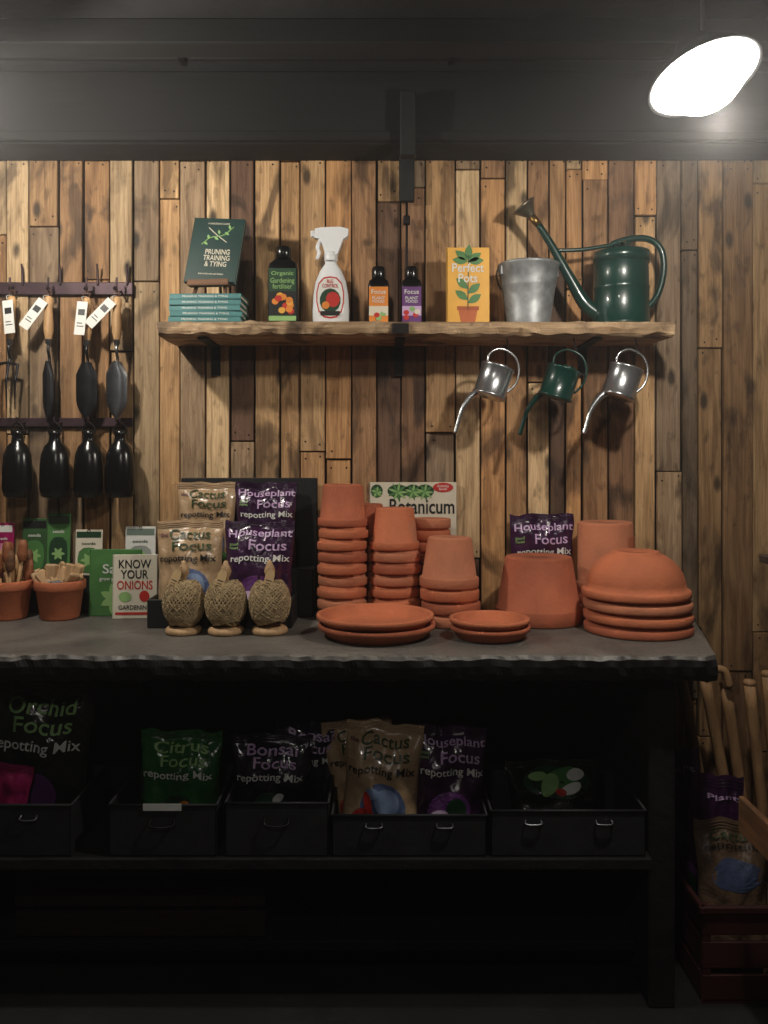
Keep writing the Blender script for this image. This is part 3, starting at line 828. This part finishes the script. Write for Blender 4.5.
# ------------------------------------------------------------------ bins under the bench
LZ = .411
def tray(loc, w, d, h, mat=binmetal, name='metal_bin', lab=True, yaw=0):
    m = MB(); t = .004
    m.box((w, d, t), (0, 0, t/2), mat)
    for s in (-1, 1):
        m.box((w, t, h), (0, s*(d/2-t/2), h/2), mat, bev=.001); m.box((t, d, h), (s*(w/2-t/2), 0, h/2), mat, bev=.001)
        m.tube([(-w/2, s*d/2, h), (w/2, s*d/2, h)], .004, mat, sub=1, seg=8); m.tube([(s*w/2, -d/2, h), (s*w/2, d/2, h)], .004, mat, sub=1, seg=8)
    if w > .35:
        for q in (-w/2+.11, w/2-.11): m.tube([(q-.02, -d/2, h*.8), (q-.018, -d/2-.012, h*.74), (q+.018, -d/2-.012, h*.74), (q+.02, -d/2, h*.8)], .003, steel, seg=8)
    else:
        m.tube([(-.03, -d/2, h*.72), (-.03, -d/2-.014, h*.64), (0, -d/2-.018, h*.61), (.03, -d/2-.014, h*.64), (.03, -d/2, h*.72)], .0025, iron, seg=8)
    if lab: m.box((.1, .002, .018), (-.0, -d/2-.004, h*.97), white)
    m.done(name, loc, (0, 0, yaw))
tray((-.58, -.46, LZ), .282, .28, .135, lab=True)
tray((-.281, -.46, LZ), .27, .28, .14, lab=False)
tray((.066, -.46, LZ), .405, .28, .108, lab=False)
tray((.483, -.46, LZ), .405, .28, .12, lab=False)
tray((-1.03, -.46, LZ), .42, .28, .135, lab=False)

def generic_lines(a, ca, cb):
    return [(a, .66, .1, .02, .86, ca), ('Focus', .56, .1, .06, .745, ca), ('repotting Mix', .88, .09, 0, .61, cb)]
B = LZ+.006
bag((-.56, -.5, B), .225, .285, .1, grnfilm, generic_lines('Citrus', lgreen, white), [('b', .0, .28, .25, .15, dgreen), ('b', .1, .3, .1, .08, orangep)], (-6, 0, 0), 6)
bag((-.31, -.5, B), .215, .275, .1, bonfilm, generic_lines('Bonsai', lilac, white), [('b', .0, .36, .2, .12, dgreen), ('b', .12, .42, .08, .04, white, .5)], (-6, 0, 0), 7)
bag((-.225, -.39, B), .2, .285, .05, bonfilm, generic_lines('Bonsai', lilac, white), [], (-2, 3, 0), 8)
bag((-.015, -.51, B), .215, .31, .1, tanfilm, cactus_lines(), cactus_art(), (-6, 3, -6), 9)
bag((-.05, -.4, B), .2, .29, .05, tanfilm, cactus_lines(), cactus_art(), (-2, -6, 0), 10)
bag((.172, -.505, B), .205, .3, .09, purfilm, house_lines(), house_art(), (-6, 2, 0), 11)
bag((.48, -.5, B), .27, .2, .12, darkfilm, [], [('b', 0, .7, .36, .22, dgreen), ('b', .05, .74, .2, .14, greenp, .5), ('b', -.1, .66, .14, .1, lgreen, .8), ('b', .12, .62, .12, .07, white, .3), ('b', .0, .57, .06, .05, redp), ('b', .2, .8, .1, .08, white, .2), ('b', -.2, .78, .1, .06, lgreen)], (-22, 0, 4), 12)
bag((-.965, -.49, B), .29, .42, .08, darkfilm, generic_lines('Orchid', lgreen, white), [('b', 0, .3, .25, .15, purplep)], (-1, 4, 0), 13)
bag((-1.05, -.56, B), .17, .225, .035, magenta, [], [], (-1, 8, 0), 14, name='bulb_net_bag')
bag((-1.17, -.55, B), .16, .2, .04, magenta, [], [], (-1, -6, 0), 24, name='bulb_net_bag')

m = MB()
for k in range(3):
    m.box((.7, .016, .07), (0, -.17, .04+k*.082), cratewood, bev=.003); m.box((.7, .016, .07), (0, .17, .04+k*.082), cratewood, bev=.003)
    for s in (-1, 1): m.box((.016, .32, .07), (s*.342, 0, .04+k*.082), cratewood, bev=.003)
for sx in (-1, 1):
    for sy in (-1, 1): m.box((.03, .03, .24), (sx*.32, sy*.146, .125), cratewood, bev=.003)
m.box((.67, .32, .012), (0, 0, .012), cratewood)
m.done('wooden_crate', (-.68, -.28, .116))

# ------------------------------------------------------------------ right of the bench
m = MB()
w, d, h = .34, .32, .26
m.box((w, d, .01), (0, 0, .005), redplast)
for k in range(3):
    for s in (-1, 1):
        m.box((w, .01, .07), (0, s*(d/2-.005), .04+k*.088), redplast, bev=.002); m.box((.01, d-.02, .07), (s*(w/2-.005), 0, .04+k*.088), redplast, bev=.002)
for sx in (-1, 1):
    for sy in (-1, 1): m.box((.022, .022, h), (sx*(w/2-.012), sy*(d/2-.012), h/2), redplast, bev=.002)
for s in (-1, 1):
    m.box((w+.02, .014, .02), (0, s*(d/2), h-.01), redplast, bev=.003); m.box((.014, d+.02, .02), (s*w/2, 0, h-.01), redplast, bev=.003)
m.done('red_plastic_crate', (1.02, -.4, .001))
dimtan = M('shaded_tan_film', C(110, 88, 70), .3, var=.2, scale=14, bump=.8, bscale=22, coat=.5, distort=.6)  # tan film again, darkened in colour to paint in the dim corner
dimbl = M('dim_blue_print', C(70, 80, 112), .5, var=.3, scale=30)  # blue print likewise, the corner's shade put into its colour
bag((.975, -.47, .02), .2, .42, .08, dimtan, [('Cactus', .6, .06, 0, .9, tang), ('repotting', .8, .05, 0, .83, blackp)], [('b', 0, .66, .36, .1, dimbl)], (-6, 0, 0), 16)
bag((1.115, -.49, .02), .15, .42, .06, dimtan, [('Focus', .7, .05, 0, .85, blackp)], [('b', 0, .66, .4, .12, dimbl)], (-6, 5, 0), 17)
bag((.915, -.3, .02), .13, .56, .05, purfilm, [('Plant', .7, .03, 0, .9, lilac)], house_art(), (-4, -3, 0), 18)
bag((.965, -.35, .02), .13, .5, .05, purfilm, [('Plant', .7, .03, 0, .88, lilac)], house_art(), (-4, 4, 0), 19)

m = MB()
for (a, b) in (((1.09, -.1, .02), (.915, -.2, .80)), ((1.17, -.1, .02), (.995, -.19, .78)), ((1.2, -.1, .02), (1.07, -.17, .74)), ((1.25, -.1, .02), (1.14, -.18, .75)), ((1.3, -.08, .02), (1.21, -.15, .77))):
    A, Bq = Vector(a), Vector(b)
    m.tube([a, tuple(A.lerp(Bq, .9)), b], [.017, .0175, .016], toolwood, sub=2, seg=12)
    m.lathe([(0, -.006), (.016, -.004), (.02, .006), (.016, .014), (0, .018)], toolwood, T(*b), seg=14)
m.tube([(.995, -.2, .775), (1.01, -.205, .8), (1.05, -.205, .8), (1.07, -.2, .75)], .012, toolwood, seg=10)
m.box((.3, .14, .012), (1.2, -.1, .008), blackwood)
m.done('long_wooden_tool_handles')

# dark wooden display rack at right edge (only its left edge is in view)
m = MB()
for (px, py) in ((.99, -.98), (.99, -.7), (1.4, -.98), (1.4, -.7)): m.box((.04, .04, 1.2), (px, py, .6), darkbrown, bev=.003)
m.box((.48, .36, .02), (1.195, -.84, 1.2), darkbrown, bev=.003)
for z in (.9, .15):
    m.box((.44, .3, .016), (1.195, -.84, z), darkbrown, bev=.003)
m.box((.5, .36, .016), (1.165, -.84, .53), darkbrown, bev=.003)
m.box((.52, .016, .09), (1.165, -1.02, .55), brownwood, bev=.003)
m.box((.016, .36, .09), (.91, -.84, .55), brownwood, bev=.003)
m.done('wooden_display_rack')

# ------------------------------------------------------------------ camera, world
cam = bpy.data.cameras.new('camera'); co = bpy.data.objects.new('camera', cam); scene.collection.objects.link(co)
co.location = (0, -2.8, 1.45); co.rotation_euler = (pi/2, 0, 0)
cam.sensor_fit = 'AUTO'; cam.sensor_width = 36; cam.lens = 29.53; cam.shift_y = -52/1024; cam.clip_start = .05
scene.camera = co
w = bpy.data.worlds.new('world'); scene.world = w; w.use_nodes = True
nt = w.node_tree
nt.nodes['Background'].inputs['Color'].default_value = (.02, .02, .022, 1)
nt.nodes['Background'].inputs['Strength'].default_value = .3
vs_ = nt.nodes.new('ShaderNodeVolumeScatter')      # thin haze added to the air to imitate lens glare around the lamps
vs_.inputs['Density'].default_value = .014; vs_.inputs['Anisotropy'].default_value = .72
nt.links.new(vs_.outputs[0], nt.nodes['World Output'].inputs['Volume'])
scene.view_settings.view_transform = 'Standard'
scene.view_settings.look = 'None'
scene.view_settings.exposure = 0
